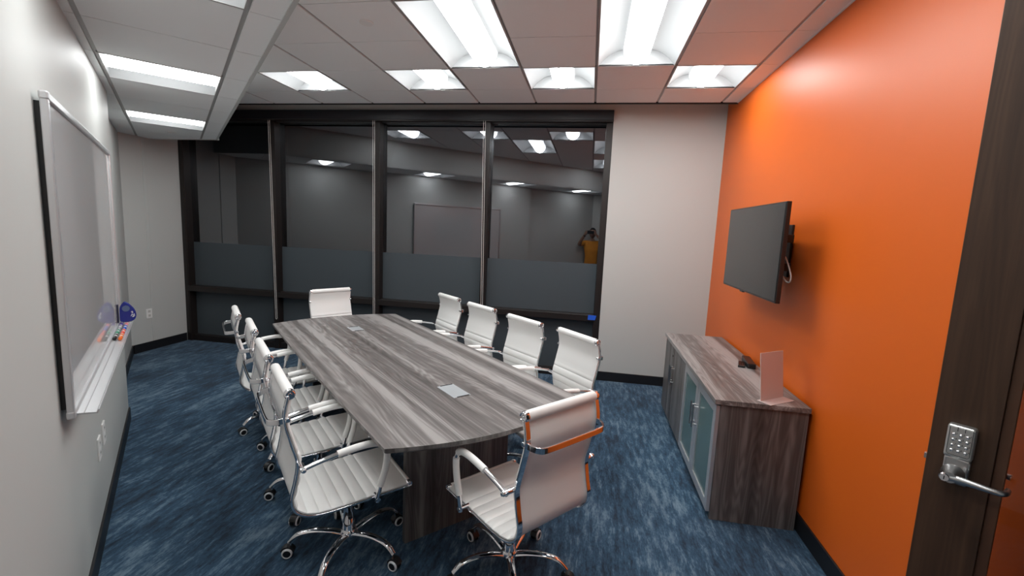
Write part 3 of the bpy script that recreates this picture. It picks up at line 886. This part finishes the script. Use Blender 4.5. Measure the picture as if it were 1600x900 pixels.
# markers lying on the tray
cols = {'black': (.01, .01, .01), 'orange': (.85, .16, .01), 'green': (.02, .22, .12), 'red': (.75, .06, .03), 'grey': (.25, .25, .27), 'blue': (.01, .06, .45), 'purple': (.10, .06, .30), 'pink': (.75, .22, .25)}
spots = [('black', 0, 3.44), ('green', 0, 3.575), ('grey', 0, 3.71), ('purple', 0, 3.845), ('orange', 1, 3.43), ('red', 1, 3.565), ('blue', 1, 3.70), ('pink', 1, 3.835)]
for cname, row, u0 in spots:
    mk = empty('dry_erase_marker', uv(u0 + .0625, VA + .050 + .026 * row, TRZ + .009), ADG)
    nb_ = 'wall side' if row == 0 else 'room side'
    tag(mk, '%s-capped white dry erase marker lying on the %s of the whiteboard tray' % (cname, nb_), 'marker', 'markers on the whiteboard tray')
    mc = simple('marker_' + cname, cols[cname], .35)
    bm = BM(); lathe(bm, [(0, -.062), (.0075, -.062), (.009, -.058), (.009, .012), (.0085, .016), (0, .016)], (0, 0, 0), (1, 0, 0), 14); link('barrel', bm, m_plastic_w, mk, smooth=True)
    bm = BM(); lathe(bm, [(0, .016), (.0095, .016), (.0098, .058), (.008, .062), (0, .062)], (0, 0, 0), (1, 0, 0), 14); link('cap', bm, mc, mk, smooth=True)
    bm = BM(); lathe(bm, [(.0092, -.045), (.0094, -.044), (.0094, -.008), (.0092, -.007)], (0, 0, 0), (1, 0, 0), 14); link('printed_label', bm, mc, mk, smooth=True)

# ------------------------------------------------------------------ outlets
def outlet(loc, rz, label, kind='outlet'):
    o = empty('wall_outlet', loc, rz); tag(o, label, 'outlet')
    bm = BM(); box(bm, (0, .004, 0), (.074, .008, .118)); link('cover_plate', bm, m_plastic_w, o, bevel=.002)
    for z in (-.026, .026):
        bm = BM(); box(bm, (0, .0065, z), (.033, .004, .030))
        f = link('socket', bm, simple('outlet_face', (.62, .61, .58), .4), o, bevel=.001)
        for x in (-.006, .006):
            bm = BM(); box(bm, (x, .0088, z + .003), (.002, .0008, .009))
            link('slot', bm, m_black, f)
outlet(uv(2.98, VA, .460), ADG, 'white outlet plate low on the whiteboard wall, nearer the camera')
outlet(uv(3.16, VA, .470), ADG, 'white outlet plate low on the whiteboard wall, farther from the camera')
outlet(Vector((XL, 4.575, .452)), -PI / 2, 'white outlet plate on the short wall left of the windows')

# ------------------------------------------------------------------ open door with keypad lock
AZ = R(46)
EDGE = Vector((1.030, 1.467, 0))
w_ = Vector((math.sin(AZ), -math.cos(AZ), 0))           # from latch edge toward hinge
dr = empty('door_1', EDGE, math.atan2(w_.y, w_.x)); dr['kind'] = 'structure'
# local x: toward the hinge, local y: away from the camera side (normal), local z up
DL, DT, DH = .90, .044, 2.46
m_door = wood('dark_walnut_veneer', 'z', (0.040, 0.019, 0.010), (0.058, 0.028, 0.015), (0.080, 0.040, 0.022), band=16, rough=.5)
bm = BM(); bbox(bm, (0, 0, .01), (.136, DT, DH)); bbox(bm, (DL - .136, 0, .01), (DL, DT, DH)); bbox(bm, (.136, 0, .01), (DL - .136, DT, .25)); bbox(bm, (.136, 0, DH - .16), (DL - .136, DT, DH))
link('frame', bm, m_door, dr, bevel=.002)
bm = BM()
for a, b in (((.136, .010, .25), (.160, DT - .010, DH - .16)), ((DL - .160, .010, .25), (DL - .136, DT - .010, DH - .16))): bbox(bm, a, b)
bbox(bm, (.160, .010, .25), (DL - .160, DT - .010, .274)); bbox(bm, (.160, .010, DH - .184), (DL - .160, DT - .010, DH - .16))
link('glazing_bead', bm, simple('bead_wood', (.085, .036, .018), .4), dr, bevel=.002)
bm = BM(); bbox(bm, (.158, .018, .27), (DL - .158, .026, DH - .18)); link('glass_pane', bm, m_doorglass, dr)
bm = BM(); bbox(bm, (-.008, DT / 2 - .006, 1.034), (.002, DT / 2 + .006, 1.052)); link('latch', bm, m_brushed, dr, bevel=.002)
# keypad lock
lk = link('keypad_lock', (lambda bm: (bbox(bm, (.038, -.032, 1.076), (.097, 0, 1.172)), bm)[1])(BM()), simple('satin_nickel_light', (.60, .59, .57), .32, metal=.85), dr, bevel=.007, segs=3)
bm = BM()
bbox(bm, (.040, -.024, 1.000), (.095, 0, 1.078))
link('lower_housing', bm, m_brushed, lk, bevel=.006, segs=3)
bm = BM()
for c in range(3):
    for r_ in range(4):
        x = .054 + .014 * c; z = 1.146 - .0155 * r_
        lathe(bm, [(.0046, 0), (.0044, .003), (.003, .0045), (0, .005)], (x, -.032, z), (0, -1, 0), 12)
link('keypad_button', bm, m_chrome, lk, smooth=True)
bm = BM()      # thin dark outline round the keys and digits beside them
def loop(x0, x1, z0, z1, y, r=.0006):
    tube(bm, [(x0, y, z1 + .010), (x0, y, z0 + .004), (x0 + .004, y, z0), (x1 - .004, y, z0), (x1, y, z0 + .004), (x1, y, z1 + .010)], r, 6)
loop(.044, .091, 1.086, 1.156, -.0322)
for x in (.060, .075): bbox(bm, (x - .0007, -.0326, 1.156), (x + .0007, -.0318, 1.168))
link('outline', bm, m_black, lk)
def digit(ch, x, z):
    cu = bpy.data.curves.new('digit', 'FONT'); cu.body = ch; cu.size = .0062; cu.extrude = .0003
    ob = bpy.data.objects.new('digit', cu); COL.objects.link(ob); ob.parent = lk
    ob.location = (x, -.0324, z); ob.rotation_euler = (PI / 2, 0, 0); cu.materials.append(m_black)
for i, ch in enumerate(['1', '2', '3', '4', '5', '6', '7', '8', '9', 'C', '0', 'X']):
    digit(ch, .054 + .014 * (i % 3) + .0042, 1.1475 - .0155 * (i // 3))
lv = link('lever_handle', (lambda bm: (lathe(bm, [(0, 0), (.026, 0), (.026, .006), (.017, .018), (.015, .045), (0, .045)], (.064, -.022, 1.030), (0, -1, 0), 24), bm)[1])(BM()), m_brushed, dr, smooth=True)
bm = BM()
P = spline([(.048, -.060, 1.025), (.075, -.061, 1.029), (.11, -.062, 1.031), (.145, -.062, 1.031), (.163, -.058, 1.031), (.170, -.045, 1.031), (.171, -.022, 1.031)], 6)
n = len(P); rings = []
for i, p in enumerate(P):
    a = i / (n - 1); hh_ = .0125 - .0045 * min(1, a * 2); ht = .0085 - .002 * a
    t_ = (P[min(i + 1, n - 1)] - P[max(i - 1, 0)]).normalized(); nn = Vector((0, 0, 1)); bi = t_.cross(nn)
    rings.append([bm.verts.new(p + nn * hh_ * math.sin(b) + bi * ht * math.cos(b)) for b in [2 * PI * j / 14 for j in range(14)]])
for a, b in zip(rings, rings[1:]):
    for j in range(14): bm.faces.new((a[j], a[(j + 1) % 14], b[(j + 1) % 14], b[j]))
bm.faces.new(rings[0][::-1]); bm.faces.new(rings[-1])
link('grip', bm, m_brushed, lv, smooth=True)
bm = BM()
lathe(bm, [(0, .004), (.010, .004), (.0125, 0), (0, 0)], (.054, -.0665, 1.027), (0, -1, 0), 24)
link('key_cylinder', bm, m_chrome, lv, smooth=True)
bm = BM(); bbox(bm, (.053, -.0712, 1.022), (.055, -.0702, 1.032)); link('keyway', bm, m_black, lv)
# inside rose and lever on the far face
bm = BM(); cyl(bm, (.064, DT, 1.030), (.064, DT + .012, 1.030), .026, 20); cyl(bm, (.064, DT + .01, 1.030), (.064, DT + .05, 1.030), .011, 14); tube(bm, [(.064, DT + .05, 1.030), (.12, DT + .052, 1.031), (.165, DT + .045, 1.031)], .009, 10)
link('rear_handle', bm, m_brushed, dr, smooth=True)

# ------------------------------------------------------------------ photographer (seen as a reflection in the last window)
m_skin = simple('skin', (.36, .19, .13), .5, var=.06, bscale=30)
m_shirt = simple('orange_shirt', (.75, .28, .02), .8, var=.08, bscale=14)
m_pants = simple('dark_trousers', (.03, .035, .05), .85)
m_hair = simple('dark_hair', (.012, .010, .009), .6, bump=.6, bscale=60)
m_shoe = simple('dark_shoes', (.02, .02, .02), .6)
PX, PY = .045, -.30
person = empty('person', (PX, PY, 0))
tag(person, 'person in an orange t-shirt holding up a phone, reflected in the last window', 'person')
def skin(name, verts, edges, mat, parent, sub=2, root=0):
    me = bpy.data.meshes.new(name)
    me.from_pydata([v[0] for v in verts], edges, [])
    o = bpy.data.objects.new(name, me); COL.objects.link(o); o.parent = parent
    me.materials.append(mat)
    s = o.modifiers.new('skin', 'SKIN'); s.use_smooth_shade = True
    if not me.skin_vertices: me.skin_vertices.new()
    for i, v in enumerate(verts):
        r = v[1]; me.skin_vertices[0].data[i].radius = (r, r) if isinstance(r, (int, float)) else r
    me.skin_vertices[0].data[root].use_root = True
    sb = o.modifiers.new('sub', 'SUBSURF'); sb.levels = sub; sb.render_levels = sub
    return o
V = [((0, 0, .95), (.105, .070)), ((0, .0, 1.10), (.105, .075)), ((0, .0, 1.25), (.125, .08)), ((0, -.005, 1.38), (.125, .08)), ((0, 0, 1.46), (.058, .055)), ((0, .015, 1.54), (.052, .052))]
E_ = [(0, 1), (1, 2), (2, 3), (3, 4), (4, 5)]
def add(v, r, par):
    V.append((v, r)); E_.append((par, len(V) - 1)); return len(V) - 1
hands = []
for s in (-1, 1):
    sh = add((s * .175, .0, 1.41), .055, 3)
    el = add((s * .30, .12, 1.37), .043, sh)
    fa = add((s * .22 - .01, .19, 1.50), .040, el)
    wr = add((s * .130 - .035, .245, 1.605), .026, fa)
    pa = add((s * .108 - .042, .262, 1.640), (.030, .018), wr)
    hands.append((s, pa))
    # thumb below the phone, four fingers round its back edge
    th = add((s * .095 - .042, .255, 1.625), .011, wr); add((s * .070 - .043, .262, 1.622), .0095, th)
    for j in range(4):
        z = 1.690 - .018 * j; L = (.030, .036, .033, .024)[j]
        k1 = add((s * .112 - .044, .275, z - .006), .0092, pa)
        k2 = add((s * .100 - .044, .287, z), .0085, k1)
        add((s * (.100 - L) - .044, .289, z + .002), .0078, k2)
for s in (-1, 1):
    hp = add((s * .085, 0, .86), .062, 0)
    kn = add((s * .11, .015, .50), .048, hp)
    ca = add((s * .115, -.01, .33), .045, kn)
    an = add((s * .12, -.02, .09), .036, ca)
    ft = add((s * .125, .05, .045), (.040, .035), an); add((s * .13, .13, .032), (.042, .028), ft)
body = skin('body', V, E_, m_skin, person, 2)
# head with a face
bm = BM(); bmesh.ops.create_uvsphere(bm, u_segments=28, v_segments=20, radius=1)
for v in bm.verts:
    x, y, z = v.co
    w = .076 * (1 - .16 * max(0, -z) ** 1.5); d = .098
    yy = y * d + (.006 if y > 0 and z < 0 else 0)
    zz = z * .118
    if y > .2:
        yy += .022 * math.exp(-((x / .16) ** 2 + ((z + .12) / .20) ** 2))        # nose
        yy += .006 * math.exp(-((x / .35) ** 2 + ((z + .48) / .10) ** 2))        # lips
        yy += .008 * math.exp(-((x / .30) ** 2 + ((z + .82) / .16) ** 2))        # chin
        yy -= .010 * math.exp(-(((abs(x) - .38) / .16) ** 2 + ((z - .08) / .14) ** 2))  # eye sockets
    v.co = (x * w, yy, zz)
hd = link('head', bm, m_skin, person, smooth=True, loc=(.005, .045, 1.645))
bm = BM()
for s in (-1, 1): lathe(bm, [(0, -.006), (.014, -.004), (.019, .002), (.012, .006), (0, .006)], (s * .076, -.005, -.005), (s, -.3, 0), 14)
link('ear', bm, m_skin, hd, smooth=True)
bm = BM()
for s in (-1, 1): lathe(bm, [(.0115, -.006), (.0115, 0), (.008, .005), (0, .007)], (s * .030, .078, .010), (0, 1, 0), 14)
link('eye', bm, m_plastic_w, hd, smooth=True)
bm = BM()
for s in (-1, 1): lathe(bm, [(.0055, 0), (.004, .002), (0, .0025)], (s * .030, .0835, .010), (0, 1, 0), 12)
link('iris', bm, m_hair, hd, smooth=True)
bm = BM()
for s in (-1, 1): tube(bm, [(s * .014, .096, .028), (s * .030, .094, .033), (s * .046, .083, .029)], .003, 6)
link('eyebrow', bm, m_hair, hd)
bm = BM(); bmesh.ops.create_uvsphere(bm, u_segments=28, v_segments=20, radius=1)
kill = []
for v in bm.verts:
    x, y, z = v.co
    v.co = (x * .084, y * .106 - .006, z * .126 + .004)
    if (y > .35 and z < .48) or z < -.40 or (abs(x) > .55 and y > -.1 and z < .15): kill.append(v)
bmesh.ops.delete(bm, geom=kill, context='VERTS')
ho = link('hair', bm, m_hair, hd, smooth=True); so = ho.modifiers.new('thick', 'SOLIDIFY'); so.thickness = .012
bm = BM(); tube(bm, spline([(-.024, .088, -.052), (-.010, .098, -.050), (0, .099, -.051), (.010, .098, -.050), (.024, .088, -.052)], 4), .0038, 8)
link('mouth', bm, simple('lips', (.28, .09, .08), .5), hd, smooth=True)
# clothes
Vs = [((0, 0, .84), (.172, .120)), ((0, 0, .95), (.166, .116)), ((0, 0, 1.05), (.155, .11)), ((0, 0, 1.20), (.160, .115)), ((0, -.003, 1.36), (.160, .112)), ((0, -.002, 1.455), (.100, .082)),
      ((-.175, 0, 1.42), .068), ((-.272, .093, 1.382), .066), ((.175, 0, 1.42), .068), ((.272, .093, 1.382), .066)]
skin('t_shirt', Vs, [(0, 1), (1, 2), (2, 3), (3, 4), (4, 5), (4, 6), (6, 7), (4, 8), (8, 9)], m_shirt, person, 2)
Vt = [((0, 0, .96), (.135, .095)), ((0, 0, .89), (.142, .100))]
Et = [(0, 1)]
for s in (-1, 1):
    b0 = len(Vt); Vt += [((s * .095, 0, .82), .098), ((s * .11, .012, .50), .074), ((s * .118, -.015, .12), .062)]; Et += [(1, b0), (b0, b0 + 1), (b0 + 1, b0 + 2)]
skin('trousers', Vt, Et, m_pants, person, 2)
for s in (-1, 1):
    skin('shoe', [((s * .12, -.05, .045), (.042, .042)), ((s * .125, .04, .045), (.045, .040)), ((s * .13, .145, .034), (.046, .030))], [(0, 1), (1, 2)], m_shoe, person, 2, 1)
bm = BM(); tube(bm, [(-.178, .238, 1.585), (-.170, .246, 1.597)], .032, 16)
link('wristband', bm, m_plastic_b, person, smooth=True)
ph = empty('smartphone', (0, 0, CAM_H), (0, 0, -YAW)); tag(ph, 'dark smartphone held up in both hands of the photographer', 'phone')
ph.rotation_euler = (0, 0, -YAW)
bm = BM(); box(bm, (0, -.019, .0), (.155, .009, .074)); link('casing', bm, m_plastic_b, ph, bevel=.004)
bm = BM(); box(bm, (0, -.0242, .0), (.146, .001, .068)); link('screen', bm, m_screen, ph)
